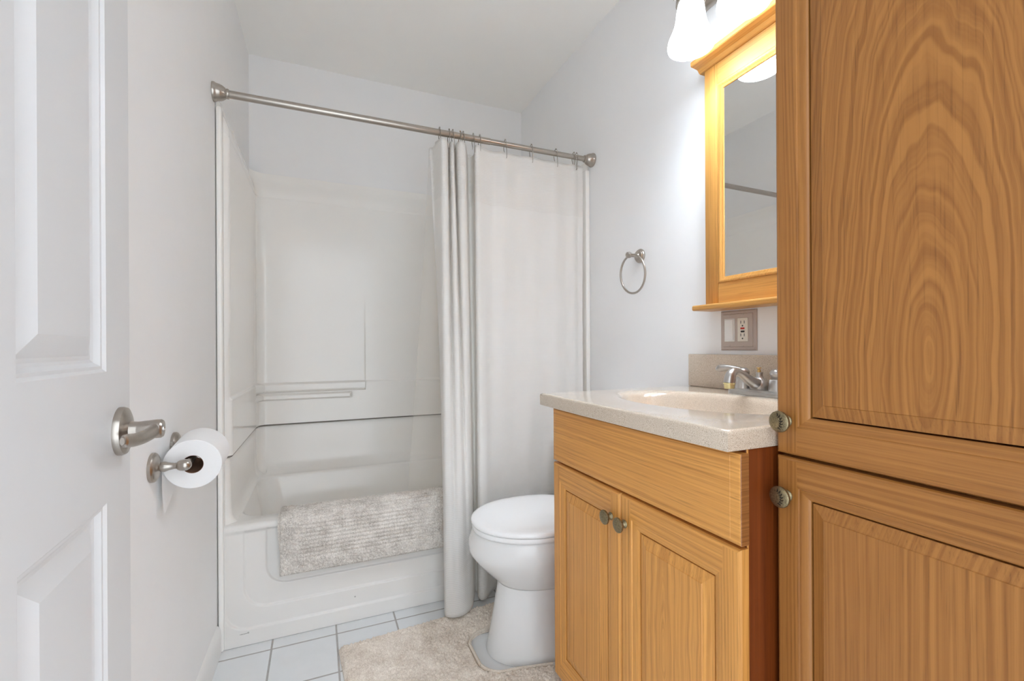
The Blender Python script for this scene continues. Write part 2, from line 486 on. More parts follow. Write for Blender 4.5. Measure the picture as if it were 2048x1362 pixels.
# ------------------------------------------------------------------ door_1: open six-panel door lying near the left wall
DX, DY, DS = -0.270, 0.890, 0.043                      # latch edge position and slope of the open leaf
dl = math.sqrt(1 + DS * DS); dirv = Vector((DS, -1, 0)) / dl          # latch -> hinge
nrm = Vector((1, DS, 0)) / dl                                         # towards the room
def DP(s, z, d):                                                      # s from latch edge to hinge, d into the leaf
    return Vector((DX, DY, 0)) + dirv * s + Vector((0, 0, z)) - nrm * d
def build_door():
    W, Z0, Z1, TH = 0.795, 0.012, 2.03, 0.035
    st = [0.0975, 0.323, 0.385, 0.6125]
    cols = [(0.0975, 0.323), (0.387, 0.6125)]
    rows = [(0.20, 0.819), (0.999, 1.60), (1.70, 1.92)]
    bm = B()
    ss_ = [0, 0.0975, 0.323, 0.440, 0.6655, W]; zz = [Z0, 0.20, 0.819, 0.999, 1.60, 1.70, 1.92, Z1]
    def ispanel(i, j): return i in (1, 3) and j in (1, 3, 5)
    for i in range(5):
        for j in range(7):
            s0, s1, z0, z1 = ss_[i], ss_[i + 1], zz[j], zz[j + 1]
            if not ispanel(i, j):
                quad(bm, [DP(s0, z0, 0), DP(s1, z0, 0), DP(s1, z1, 0), DP(s0, z1, 0)])
            else:
                def rc(k, d): return (s0 + k, s1 - k, z0 + k, z1 - k, d)
                rectloft(bm, DP, [rc(0, 0), rc(0.004, 0.0035), rc(0.008, 0.004), rc(0.013, 0.0100), rc(0.017, 0.0120), rc(0.022, 0.0120), rc(0.0455, 0.0030), rc(0.047, 0.0024)])
    # edges and back
    quad(bm, [DP(0, Z0, 0), DP(0, Z1, 0), DP(0, Z1, TH), DP(0, Z0, TH)])
    quad(bm, [DP(W, Z0, 0), DP(W, Z0, TH), DP(W, Z1, TH), DP(W, Z1, 0)])
    quad(bm, [DP(0, Z0, TH), DP(0, Z1, TH), DP(W, Z1, TH), DP(W, Z0, TH)])
    quad(bm, [DP(0, Z1, 0), DP(W, Z1, 0), DP(W, Z1, TH), DP(0, Z1, TH)])
    quad(bm, [DP(0, Z0, 0), DP(0, Z0, TH), DP(W, Z0, TH), DP(W, Z0, 0)])
    bmesh.ops.remove_doubles(bm, verts=bm.verts, dist=1e-5)
    bmesh.ops.recalc_face_normals(bm, faces=bm.faces)
    return bm
door = top('door_1', build_door(), M['door'], 'open white six-panel door with lever handle', 'door', kind='structure', sharp=20)
hb = DP(0.046, 0.909, 0)
bm = B(); lathe(bm, hb, nrm, [(0, 0.0355), (0.004, 0.0355), (0.008, 0.034), (0.0105, 0.028), (0.012, 0.018), (0.013, 0.0135), (0.022, 0.0125), (0.022, 0.0105)], 40)
lever = part('door_handle', bm, M['nickel'], door)
bm = B()
# spindle hub, its end turned towards the room, with the grip swept back to the hinge side
hub = hb + nrm * 0.020
lathe(bm, hub, nrm, [(0, 0.0105), (0.001, 0.0125), (0.024, 0.0142), (0.030, 0.0140), (0.0325, 0.012), (0.0325, 0.0)], 28)
pts = [hub + nrm * 0.024, hub + nrm * 0.023 + dirv * 0.016 + Vector((0, 0, -.002)), hub + nrm * 0.018 + dirv * 0.036 + Vector((0, 0, -.005)),
       hub + nrm * 0.013 + dirv * 0.060 + Vector((0, 0, -.005)), hub + nrm * 0.010 + dirv * 0.082 + Vector((0, 0, -.002)), hub + nrm * 0.009 + dirv * 0.098 + Vector((0, 0, 0.0))]
sp = spline(pts, 6)
rings = []
for i, p in enumerate(sp):
    k = i / (len(sp) - 1); hw = 0.0105 - 0.002 * k; tw = 0.0075 - 0.003 * k
    if k > .93: hw *= 0.6; tw *= 0.6
    d = (sp[min(i + 1, len(sp) - 1)] - sp[max(i - 1, 0)]).normalized(); up = Vector((0, 0, 1)); sd = d.cross(up).normalized()
    rings.append([p + up * hw * math.sin(a) + sd * tw * math.cos(a) for a in [2 * math.pi * q / 16 for q in range(16)]])
loft(bm, rings); bmesh.ops.recalc_face_normals(bm, faces=bm.faces)
part('lever', bm, M['nickel'], lever)
bm = B(); lathe(bm, hub + nrm * 0.0322, nrm, [(0, 0.0048), (0.0015, 0.0045), (0.0018, 0.003), (0.0006, 0.002), (0.0006, 0)], 20)
part('privacy_button', bm, M['chrome'], lever)

# ================================================================== TUB AND SURROUND
XL, XR = -0.311, WR - 0.001                                   # alcove sides
RC = 0.075
def upath(n_side=22, n_arc=14, n_back=90, y0=YT, r=RC, yb=YB):
    """plan path left side -> back -> right side, each sample (point, inward normal, segment, coordinate)"""
    out = []
    xl, xr = wl(yb) + 0.001, XR
    yb = yb - 0.001
    n0 = (0.0, 0.004, 0.012, 0.02, 0.028, 0.036, 0.044, 0.052)
    side = [y0 + 0.002 + k for k in n0] + [y0 + 0.06 + (yb - r - y0 - 0.06) * i / n_side for i in range(n_side)]
    for y in side: out.append(((wl(y) + 0.001, y), (1, 0), 'L'))
    for i in range(n_arc):
        a = math.pi - (math.pi / 2) * i / n_arc
        out.append(((xl + r + r * math.cos(a), yb - r + r * math.sin(a)), (-math.cos(a), -math.sin(a)), 'A'))
    for i in range(n_back): out.append(((xl + r + (xr - xl - 2 * r) * i / n_back, yb), (0, -1), 'B'))
    for i in range(n_arc):
        a = math.pi / 2 - (math.pi / 2) * i / n_arc
        out.append(((xr - r + r * math.cos(a), yb - r + r * math.sin(a)), (-math.cos(a), -math.sin(a)), 'C'))
    for y in [yb - r] + side[::-1]: out.append(((xr, y), (-1, 0), 'R'))
    return out
def grow(y): return 0.02 + 0.98 * ss(YT + 0.002, YT + 0.05, y)       # the panel grows out of the wall flange at the front

def sur_depth(seg, x, z, y=9):
    d = 0.004 + 0.026 * (1 - ss(1.795, 1.885, z))
    d += 0.004 * (1 - ss(1.772, 1.777, z)) * ss(1.05, 1.12, z) * 0.7
    if z > 1.8995: d = 0.0008
    low = 1 - ss(0.848, 0.858, z)
    if seg == 'B' or seg in 'AC':
        d += 0.012 * low
        left = 1 - ss(0.232, 0.238, x)
        d += left * 0.026 * (ss(0.808, 0.818, z) * (1 - ss(0.850, 0.862, z)))
        lip = 1 - ss(0.155, 0.170, x)
        d += lip * 0.020 * (ss(0.770, 0.780, z) * (1 - ss(0.797, 0.804, z)))
        d += left * 0.005 * ss(0.858, 0.862, z) * (1 - ss(1.0, 1.30, z))
    else:
        d += 0.008 * low
        d *= grow(y)
    return d

zs = []
z = 0.655
marks = [0.655, 0.70, 0.75, 0.765, 0.77, 0.773, 0.777, 0.78, 0.785, 0.79, 0.795, 0.80, 0.804, 0.808, 0.815, 0.82, 0.825, 0.83, 0.835, 0.842, 0.846, 0.850, 0.853, 0.856, 0.859, 0.863, 0.868, 0.88,
         0.95, 1.0, 1.05, 1.1, 1.15, 1.2, 1.25, 1.3, 1.4, 1.5, 1.6, 1.7, 1.75, 1.768, 1.772, 1.775, 1.778, 1.782, 1.79, 1.80, 1.81, 1.82, 1.83, 1.84, 1.85, 1.86, 1.87, 1.88, 1.89, 1.90, 1.902]
path = upath()
# finer samples around the shelf ends
extra = [((x, YB), (0, -1), 'B') for x in (0.150, 0.155, 0.160, 0.165, 0.170, 0.230, 0.232, 0.234, 0.236, 0.238, 0.240)]
extra = [((x, YB - 0.001), n, q) for (x, y), n, q in extra]
bi = [p for p in path if p[2] == 'B']; bi = sorted(bi + extra, key=lambda p: p[0][0])
path = [p for p in path if p[2] in 'LA'] + bi + [p for p in path if p[2] in 'CR']
sur = thing('shower_surround', (0.43, 2.2, 0.65), 'white moulded shower wall surround with a soap shelf above the bathtub', 'shower surround')
bm = B()
rings = []
for z in marks:
    rings.append([Vector((p[0] + n[0] * sur_depth(s, p[0], z, p[1]), p[1] + n[1] * sur_depth(s, p[0], z, p[1]), z)) for p, n, s in path])
loft(bm, rings, False, False, closed=False)
# back of the panel against the wall, so that it has a thickness at the seam
rear = [[Vector((p[0] + n[0] * 0.0004, p[1] + n[1] * 0.0004, z)) for p, n, s in path] for z in (0.655, 1.902)]
loft(bm, [rings[0], rear[0], rear[1], rings[-1]], False, False, closed=False)
bmesh.ops.remove_doubles(bm, verts=bm.verts, dist=1e-5)
bmesh.ops.recalc_face_normals(bm, faces=bm.faces)
part('wall_panel', bm, M['tub'], sur, sharp=50)
for nm, xa, xb in (('edge_flange', XL, XL + 0.016), ('edge_flange', WR - 0.0235, WR - 0.001)):
    bm = B(); box(bm, xa, xb, YT - 0.012, YT + 0.03, 0.655, 1.852, 0.0055, 3); part('edge_flange', bm, M['tub'], sur)
bm = B()
sm = [q for q in upath() if q[2] not in 'LR' or q[0][1] > YT + 0.022]; tube(bm, [Vector((p[0] + n[0] * (0.034 * grow(p[1]) if s in 'LR' else 0.038), p[1] + n[1] * 0.038, 0.6515)) for p, n, s in sm], 0.0028, 6)
part('seam_gasket', bm, M['caulk'], sur)

tub = thing('bathtub', (0.43, 2.19, 0), 'white alcove bathtub with stepped rounded apron and a mat over its rim', 'bathtub')
TXL, TXR = XL + 0.002, WR - 0.001
def apron_f(x, z):
    """how far the apron face is recessed, nested U-shaped steps open to the rim"""
    f = 0.0
    cx = (TXL + TXR) / 2
    for half, zb, rad, h in ((0.727, 0.055, 0.075, 0.006), (0.668, 0.122, 0.075, 0.006), (0.600, 0.190, 0.07, 0.006)):
        dx = abs(x - cx) - (half - rad); dz = (zb + rad) - z
        if dx > 0 and dz > 0: d = math.hypot(dx, dz) - rad
        else: d = max(dx, dz) - rad
        f += h * (1 - ss(-0.003, 0.003, d))
    return f
bm = B()
nx, nz = 520, 190
def apf(u, v):
    x = TXL + (TXR - TXL) * u; z = 0.001 + 0.405 * v
    return Vector((x, YT + apron_f(x, z) * (1 - ss(0.384, 0.402, z)), z))
g = grid(bm, nx, nz, apf)
# rolled top edge from the apron to the deck
prev = [g[i][-1] for i in range(nx)]
for k in range(1, 7):
    a = math.pi / 2 * k / 6
    row = []
    for i in range(nx):
        b = g[i][-1].co
        row.append(bm.verts.new((b.x, b.y + 0.014 * (1 - math.cos(a)), b.z + 0.014 * math.sin(a))))
    for i in range(nx - 1):
        f = bm.faces.new([prev[i], prev[i + 1], row[i + 1], row[i]]); f.smooth = True
    prev = row
bmesh.ops.recalc_face_normals(bm, faces=bm.faces)
part('apron', bm, M['apron'], tub, sharp=80)
# deck and basin
ZR = 0.420
def rrect(x0, x1, y0, y1, r, n=10):
    out = []
    for cx, cy, a0 in ((x1 - r, y0 + r, -90), (x1 - r, y1 - r, 0), (x0 + r, y1 - r, 90), (x0 + r, y0 + r, 180)):
        for i in range(n + 1):
            a = R_(a0 + 90 * i / n); out.append((cx + r * math.cos(a), cy + r * math.sin(a)))
    return out
def rr3(x0, x1, y0, y1, r, z): return [Vector((x, y, z)) for x, y in rrect(x0, x1, y0, y1, r)]
bm = B()
rings = [rr3(TXL, TXR, YT + 0.0125, 2.545, 0.004, ZR - 0.0004), rr3(-0.268, 1.125, 1.880, 2.455, 0.10, ZR + 0.001), rr3(-0.262, 1.119, 1.886, 2.449, 0.10, ZR - 0.002), rr3(-0.257, 1.113, 1.891, 2.444, 0.10, ZR - 0.010),
         rr3(-0.225, 1.09, 1.912, 2.425, 0.11, 0.25), rr3(-0.19, 1.075, 1.93, 2.405, 0.12, 0.13), rr3(-0.16, 1.055, 1.95, 2.385, 0.12, 0.10), rr3(-0.10, 1.0, 2.0, 2.34, 0.12, 0.085)]
loft(bm, rings, False, True); bmesh.ops.recalc_face_normals(bm, faces=bm.faces)
for f in bm.faces:
    if f.normal.z < 0 and len(f.verts) > 8: f.normal_flip()
part('basin', bm, M['tub'], tub, sharp=60)
bm = B()
tp_ = upath(n_back=40)
rings = []
for z, d in ((0.648, 0.004), (0.648, 0.026), (0.644, 0.029), (0.60, 0.030), (0.52, 0.033), (0.47, 0.038), (0.445, 0.047), (0.432, 0.062), (0.4225, 0.085), (0.4185, 0.105)):
    ring = []
    for p, n, s in tp_:
        k = d if s != 'L' and s != 'R' else min(d, 0.030 + (d - 0.030) * 0.30)
        if s in 'AC': k = min(d, 0.030 + (d - 0.030) * 0.6)
        if s in 'LR': k *= grow(p[1])
        ring.append(Vector((p[0] + n[0] * k, p[1] + n[1] * k, z)))
    rings.append(ring)
loft(bm, rings, False, False, closed=False); bmesh.ops.recalc_face_normals(bm, faces=bm.faces)
part('back_rim', bm, M['tub'], tub, sharp=60)
for xa, xb in ((XL, XL + 0.016), (WR - 0.0235, WR - 0.001)):
    bm = B(); box(bm, xa, xb, YT - 0.012, YT + 0.03, 0.001, 0.648, 0.0055, 3); part('side_flange', bm, M['tub'], tub)

# ------------------------------------------------------------------ bath mat hung over the tub rim
def strip_path(pts, k=10): return spline([(0, y, z) for y, z in pts], k)
def loop_noise(x, y, s): return noise.noise(Vector((x * s, y * s, 3.7)))
def bath_mat():
    bm = B()
    cl = strip_path([(1.912, 0.335), (1.902, 0.39), (1.893, 0.424), (1.876, 0.433), (1.850, 0.4345), (1.825, 0.432), (1.804, 0.418), (1.798, 0.385), (1.7965, 0.32), (1.796, 0.225)], 16)
    L = [0.0]
    for a, b in zip(cl, cl[1:]): L.append(L[-1] + (b - a).length)
    tot = L[-1]
    def at(s):
        for i in range(len(L) - 1):
            if L[i + 1] >= s:
                t = (s - L[i]) / max(1e-9, L[i + 1] - L[i]); p = cl[i].lerp(cl[i + 1], t); d = (cl[i + 1] - cl[i]).normalized(); return p, d
        return cl[-1], (cl[-1] - cl[-2]).normalized()
    x0, x1 = -0.127, 0.497
    nu, nv = 260, 150
    samples = [at(tot * j / (nv - 1)) for j in range(nv)]
    def fn(u, v):
        j = round(v * (nv - 1)); p, d = samples[j]
        nr = Vector((0, d.z, -d.y))                        # away from the tub
        if nr.y > 0 and v > .6: nr = -nr
        x = x0 + (x1 - x0) * u + 0.010 * (1 - v) * 0 + 0.004 * math.sin(v * 9)
        s = tot * v
        edge = min(x - x0, x1 - x, s, tot - s)
        e = ss(0, 0.008, edge) 
        inner = ss(0.058, 0.066, min(x - x0, x1 - x)) * ss(0.042, 0.050, min(s, tot - s))
        rows = abs(math.sin(math.pi * s / 0.0142)) ** 0.7 * (0.75 + 0.45 * noise.noise(Vector((x * 190 + math.floor(s / 0.0142) * 17.3, math.floor(s / 0.0142) * 5.1, 0))))
        fluff = 0.55 + 0.5 * noise.noise(Vector((x * 150, s * 150, 1.3))) + 0.35 * noise.noise(Vector((x * 330, s * 330, 4.3)))
        h = 0.0035 + 0.0085 * (inner * rows * 0.9 + (1 - inner) * (fluff + 0.25))
        wav = 0.003 * noise.noise(Vector((x * 9, s * 6, 0))) * v
        off = e * h + 0.001 + max(0, wav)
        return Vector((x, p.y + nr.y * off, p.z + nr.z * off))
    g = grid(bm, nu, nv, fn)
    # backing
    def fb(u, v):
        j = round(v * (nv - 1)); p, d = samples[j]
        return Vector((x0 + (x1 - x0) * u + 0.004 * math.sin(v * 9), p.y, p.z))
    grid(bm, 2, nv, fb)
    bmesh.ops.recalc_face_normals(bm, faces=bm.faces)
    return bm
mat = top('bath_mat', bath_mat(), M['mat'], 'light grey-beige ribbed bath mat draped over the tub rim', 'bath mat', sharp=None)

# ------------------------------------------------------------------ shower rod, hooks, curtain, liner
YR, ZR0, ZR1 = 1.780, 1.8858, 1.8902
def rodp(x, dy=0, dz=0): return Vector((x, YR + dy, ZR0 + (ZR1 - ZR0) * (x - XL) / (WR - XL) + dz))
rod = thing('shower_rod', rodp(0.43), 'brushed nickel tension rod spanning above the bathtub', 'shower rod')
bm = B(); tube(bm, [rodp(-0.27), rodp(0.2), rodp(0.668)], 0.0127, 28); part('outer_tube', bm, M['nickel'], rod)
bm = B(); tube(bm, [rodp(0.66), rodp(0.9), rodp(1.13)], 0.0113, 28); part('inner_tube', bm, M['nickel'], rod)
bell = [(0, 0.031), (0.006, 0.031), (0.010, 0.0285), (0.013, 0.0275), (0.020, 0.0265), (0.028, 0.0235), (0.034, 0.0195), (0.037, 0.0175), (0.038, 0.0155), (0.042, 0.0165), (0.046, 0.0155), (0.048, 0.0125)]
xw = wl(YR)
bm = B(); lathe(bm, rodp(xw), (1, 0, 0), bell, 40); part('end_flange', bm, M['nickel'], rod)
bm = B(); lathe(bm, rodp(WR), (-1, 0, 0), bell, 40); part('end_flange', bm, M['nickel'], rod)

FX = {}
def unproj(u, v, y):
    X, Y = u - 1024, v - CY
    cr, sr = math.cos(ROLL), math.sin(ROLL); X, Y = X * cr + Y * sr, -X * sr + Y * cr
    a, b = X / FPX, -Y / FPX; c, s = math.cos(YAW), math.sin(YAW)
    d = Vector((a * c + s, c - a * s, b)); t = y / d.y
    return d * t + Vector((0, 0, H))
# (photo column at the top hem, y at top, photo column at the bottom, y at bottom): measured once, turned into plan curves
CP = [(859, 1.845, 902, 1.745), (866, 1.835, 893, 1.725), (876, 1.790, 889, 1.690), (885, 1.762, 892, 1.655), (894, 1.775, 903, 1.638), (897, 1.835, 912, 1.633),
      (901, 1.790, 920, 1.633), (907, 1.785, 929, 1.637), (910, 1.840, 936, 1.647), (914, 1.785, 942, 1.662), (923, 1.765, 946, 1.685), (931, 1.780, 947.5, 1.715),
      (934, 1.845, 949, 1.755), (941, 1.848, 952, 1.775), (947, 1.820, 956, 1.760), (950, 1.780, 957, 1.725), (957, 1.772, 964, 1.705), (968, 1.790, 974, 1.710),
      (986, 1.806, 983, 1.745), (1010, 1.788, 1003, 1.783), (1036, 1.806, 1030, 1.790), (1062, 1.789, 1058, 1.782), (1087, 1.806, 1085, 1.790), (1111, 1.789, 1112, 1.780),
      (1131, 1.805, 1133, 1.790), (1148, 1.788, 1150, 1.780), (1156, 1.800, 1158, 1.792), (1165, 1.797, 1166, 1.79)]
topc, botc = [], []
for u1, y1, u2, y2 in CP:
    y1 -= 0.012; p = unproj(u1, 310, y1); topc.append(Vector((p.x, y1, 0)))
    p = unproj(u2, 1225, y2); botc.append(Vector((p.x, y2, 0)))
tsp, bsp = spline(topc, 14), spline(botc, 14)
hooks_u = [879, 898, 905, 920, 926, 946, 959, 1010, 1062, 1111, 1147, 1152]
hooks_x = [unproj(u, 285, YR).x for u in hooks_u]
def curtain():
    bm = B(); n = len(tsp); nz = 130
    zt, zb = 1.856, 0.0275
    def fn(u, v):
        i = round(u * (n - 1)); a, b = tsp[i], bsp[i]
        w = 1 - (1 - v) ** 1.15
        p = a.lerp(b, w)
        k = max(0, (i / 14) - 18)
        ztop = zt
        if i / 14 > 18.5:                       # scalloped between the widely spaced hooks
            ph = abs(math.sin(math.pi * (i / 14 - 19) / 2.0))
            ztop = zt - 0.004 - 0.012 * (1 - ph) * 0 + 0.006 * ph
        elif i / 14 > 12 and i / 14 < 14.5: ztop = zt - 0.022
        elif i / 14 < 1.5: ztop = zt - 0.012
        z = ztop + (zb - ztop) * v
        zb2 = zb + 0.0
        x, y = p.x, p.y
        if 0.03 < v < 0.985:
            y += 0.0035 * noise.noise(Vector((x * 16, z * 5.5, 2.2)))
            if i / 14 > 18: y += 0.006 * noise.noise(Vector((x * 9, z * 1.3, 7.2)))
            if i / 14 > 19: y += 0.0016 * noise.noise(Vector((x * 30, z * 26, 1.2)))
        if z < 0.46: y = min(y, YT - 0.020)
        return Vector((x, y, z))
    grid(bm, n, nz, fn)
    return bm
cur = top('shower_curtain', curtain(), M['curtain'], 'white ribbed fabric shower curtain pushed to the right end of the rod', 'shower curtain', sharp=None)
mod = cur.modifiers.new('thickness', 'SOLIDIFY'); mod.thickness = 0.0016; mod.offset = 0

def liner():
    bm = B()
    x0, x1 = 0.40, 1.06
    def fn(u, v):
        zt, zb = 1.855, 0.375
        xl0 = 0.43 + (0.345 - 0.43) * v ** 1.2
        x = xl0 + (x1 - xl0) * u
        z = zt + (zb - zt) * v
        y = 1.866 + 0.060 * v + 0.009 * math.sin(u * 40 + 1.5 * v) * (0.6 + 0.4 * v)
        if z < 0.47: y = max(y, 1.928)
        return Vector((x, y, z))
    grid(bm, 120, 60, fn)
    return bm
lin_ = top('shower_liner', liner(), M['liner'], 'clear plastic shower liner hanging inside the tub behind the curtain', 'shower liner', sharp=None)

ORD = ['first', 'second', 'third', 'fourth', 'fifth', 'sixth', 'seventh', 'eighth', 'ninth', 'tenth', 'eleventh', 'twelfth']
def hook_mesh(c, lean):
    bm = B()
    pts = [(-0.010, -0.062), (-0.014, -0.058), (-0.0155, -0.045), (-0.015, -0.02), (-0.0158, 0.0), (-0.0125, 0.011), (-0.004, 0.0168), (0.004, 0.0168), (0.012, 0.011), (0.0155, 0.0), (0.015, -0.015), (0.011, -0.030), (0.012, -0.040)]
    sp = spline([c + Vector((lean * -dz, dy, dz)) for dy, dz in pts], 5)
    tube(bm, sp, 0.0013, 8)
    return bm
for i, x in enumerate(hooks_x):
    c = rodp(x); lean = (0.05, -0.06, 0.12, -0.12, 0.08, 0.05, -0.03, 0.03, 0.02, 0.04, 0.10, -0.08)[i]
    where = 'over the bunched pleats' if i < 7 else ('at the right end flange' if i > 9 else 'over the flat curtain panel')
    h = thing('curtain_hook', c - Vector((0, 0, 0.062)), 'thin wire curtain hook, %s from the left on the rod, %s' % (ORD[i], where), 'curtain hook', 'wire hooks along the shower rod')
    part('wire', hook_mesh(c, lean), M['wire'], h)
    bm = B()
    bmesh.ops.create_uvsphere(bm, u_segments=12, v_segments=8, radius=0.0034, matrix=Matrix.Translation(c + Vector((0, -0.004, 0.0185)))); smooth(bm)
    part('bead', bm, M['wire'], h)

# ------------------------------------------------------------------ rug around the toilet
def rug_sdf(x, y):
    # outer rounded rectangle, slightly askew
    xr, yr = x - 0.062, y - 1.655
    c, s = math.cos(0.07), math.sin(0.07)
    X, Y = xr * c + yr * s, -xr * s + yr * c
    hx, hy, r = 0.33, 0.245, 0.010
    dx, dy = abs(X - hx) - (hx - r), abs(Y + hy) - (hy - r)
    d = math.hypot(max(dx, 0), max(dy, 0)) + min(max(dx, dy), 0) - r
    # U-shaped cut-out
    cx0, cy0, cy1, rr = 0.474, 1.316, 1.545, 0.075
    ddx, ddy = (cx0 + rr) - x, abs(y - (cy0 + cy1) / 2) - ((cy1 - cy0) / 2 - rr) - 0.22 * max(0, x - 0.56)
    dc = math.hypot(max(ddx, 0), max(ddy, 0)) + min(max(ddx, ddy), 0) - rr
    return max(d, -dc), dc
def rug():
    bm = B(); st = 0.0032
    x0, y0 = 0.03, 1.12; nx, ny = int(0.72 / st), int(0.64 / st)
    V = {}
    def vert(i, j):
        if (i, j) in V: return V[(i, j)]
        x, y = x0 + i * st, y0 + j * st
        d, _ = rug_sdf(x, y)
        if d > -st * 0.6:
            e = 1e-4
            gx = (rug_sdf(x + e, y)[0] - rug_sdf(x - e, y)[0]) / (2 * e); gy = (rug_sdf(x, y + e)[0] - rug_sdf(x, y - e)[0]) / (2 * e)
            x, y = x - gx * d, y - gy * d; d = 0
        t = ss(0, 0.012, -d)
        n1 = noise.noise(Vector((x * 170, y * 170, 0.3))); n2 = noise.noise(Vector((x * 330, y * 330, 9.3))); n3 = noise.noise(Vector((x * 14, y * 14, 5.3)))
        z = 0.006 + t * (0.013 + 0.0060 * n1 + 0.0035 * n2 + 0.0015 * n3)
        V[(i, j)] = bm.verts.new((x, y, max(0.004, z))); return V[(i, j)]
    for i in range(nx):
        for j in range(ny):
            if all(rug_sdf(x0 + a * st, y0 + b * st)[0] < st * 0.75 for a, b in ((i, j), (i + 1, j), (i + 1, j + 1), (i, j + 1))):
                try:
                    f = bm.faces.new([vert(i, j), vert(i + 1, j), vert(i + 1, j + 1), vert(i, j + 1)]); f.smooth = True
                except ValueError: pass
    # skirt down to the floor
    bmesh.ops.dissolve_degenerate(bm, edges=bm.edges, dist=1e-6)
    be = [e for e in bm.edges if e.is_boundary]
    r = bmesh.ops.extrude_edge_only(bm, edges=be)
    for v in r['geom']:
        if isinstance(v, bmesh.types.BMVert): v.co.z = 0.0005
    bmesh.ops.recalc_face_normals(bm, faces=bm.faces)
    return bm
rg = thing('toilet_rug', (0.39, 1.41, 0), 'beige plush contour rug on the floor, cut out around the toilet base', 'rug')
part('pile', rug(), M['rug'], rg, sharp=None)
bp = []
cx0, cy0, cy1, rr = 0.474, 1.316, 1.545, 0.075
for x in (0.69, 0.64, 0.60, 0.57): bp.append((x, cy1 + 0.22 * max(0, x - 0.56), 0.015))
for i in range(1, 12): a = R_(90 + 90 * i / 12); bp.append((cx0 + rr + rr * math.cos(a), cy1 - rr + rr * math.sin(a), 0.015))
for i in range(1, 12): a = R_(180 + 90 * i / 12); bp.append((cx0 + rr + rr * math.cos(a), cy0 + rr + rr * math.sin(a), 0.015))
for x in (0.57, 0.60, 0.64, 0.69): bp.append((x, cy0 - 0.22 * max(0, x - 0.56), 0.015))
bm = B(); tube(bm, spline(bp, 3), 0.0055, 8)
part('edge_binding', bm, M['binding'], rg)

# ================================================================== TOILET
TY = 1.437
toi = thing('toilet', (0.80, TY, 0), 'white toilet with closed lid between vanity and tub', 'toilet')
def oval(xf, a, b, z, xb=None, n=64, e=2.0, eb=2.0, yc=TY):
    """egg plan: front half-ellipse of semi-length a, back half reaching xb"""
    out = []; xc = xf + a
    for i in range(n):
        t = 2 * math.pi * i / n; c, s = math.cos(t), math.sin(t)
        if c < 0: x = xc + a * -abs(c) ** (2 / e); y = b * math.copysign(abs(s) ** (2 / e), s)
        else: x = xc + (xb - xc) * abs(c) ** (2 / eb); y = b * math.copysign(abs(s) ** (2 / eb), s)
        out.append(Vector((x, yc + y, z)))
    return out
bm = B()
lv = [(0.001, .524, .18, .124, .80), (0.012, .5245, .18, .124, .80), (0.06, .536, .18, .121, .80), (0.127, .549, .175, .117, .80), (0.190, .560, .17, .113, .80), (0.222, .5645, .17, .112, .80), (0.232, .565, .17, .113, .81)]
loft(bm, [oval(xf, a, b, z, xb, e=2.1, eb=2.8) for z, xf, a, b, xb in lv])
bmesh.ops.recalc_face_normals(bm, faces=bm.faces)
part('pedestal', bm, M['ceramic'], toi, sharp=50)
bm = B()
lv = [(0.226, .572, .17, .110, .82), (0.240, .558, .17, .119, .83), (0.264, .534, .18, .137, .86), (0.305, .494, .20, .157, .90), (0.335, .4705, .21, .168, .93), (0.350, .4650, .215, .1725, .95), (0.372, .4635, .22, .176, .96), (0.385, .466, .22, .1765, .97), (0.403, .474, .215, .175, .97), (0.412, .479, .21, .172, .97), (0.414, .484, .21, .168, .97), (0.414, .53, .17, .125, .90)]
loft(bm, [oval(xf, a, b, z, xb, eb=2.4) for z, xf, a, b, xb in lv])
bmesh.ops.recalc_face_normals(bm, faces=bm.faces)
part('bowl', bm, M['ceramic'], toi, sharp=60)
bm = B()
lv = [(0.4155, .484, .205, .172, .90), (0.4165, .478, .21, .1775, .905), (0.424, .4755, .21, .180, .905), (0.4315, .477, .21, .179, .905), (0.4325, .482, .205, .174, .90)]
loft(bm, [oval(xf, a, b, z, xb, eb=2.6) for z, xf, a, b, xb in lv]); bmesh.ops.recalc_face_normals(bm, faces=bm.faces)
part('seat', bm, M['seat'], toi, sharp=60)
bm = B()
lv = [(0.434, .482, .205, .174, .90), (0.435, .4755, .21, .1795, .905), (0.439, .473, .212, .182, .907), (0.446, .4735, .212, .1815, .907), (0.4505, .478, .208, .177, .902), (0.4525, .486, .20, .169, .89), (0.4535, .51, .18, .145, .86), (0.454, .56, .14, .10, .80)]
loft(bm, [oval(xf, a, b, z, xb, eb=2.6) for z, xf, a, b, xb in lv]); bmesh.ops.recalc_face_normals(bm, faces=bm.faces)
part('lid', bm, M['seat'], toi, sharp=60)
for s in (-1, 1):
    bm = B(); box(bm, .895, .935, TY + s * .075 - .018, TY + s * .075 + .018, .414, .442, .006); part('hinge', bm, M['seat'], toi)
bm = B(); box(bm, .90, 1.15, TY - .10, TY + .10, .001, .40, .03, 3); part('trapway', bm, M['ceramic'], toi)
bm = B(); box(bm, .965, 1.160, TY - .215, TY + .215, .395, .735, .025, 4); part('tank', bm, M['ceramic'], toi)
bm = B(); box(bm, .950, 1.166, TY - .225, TY + .225, .7355, .770, .012, 3); part('tank_lid', bm, M['ceramic'], toi)
bm = B(); lathe(bm, (.965, TY + .15, .67), (-1, 0, 0), [(0, .012), (.008, .011), (.012, .006), (.018, .006), (.018, 0)], 16); box(bm, .945, .952, TY + .075, TY + .155, .663, .677, .003); part('flush_lever', bm, M['chrome'], toi)

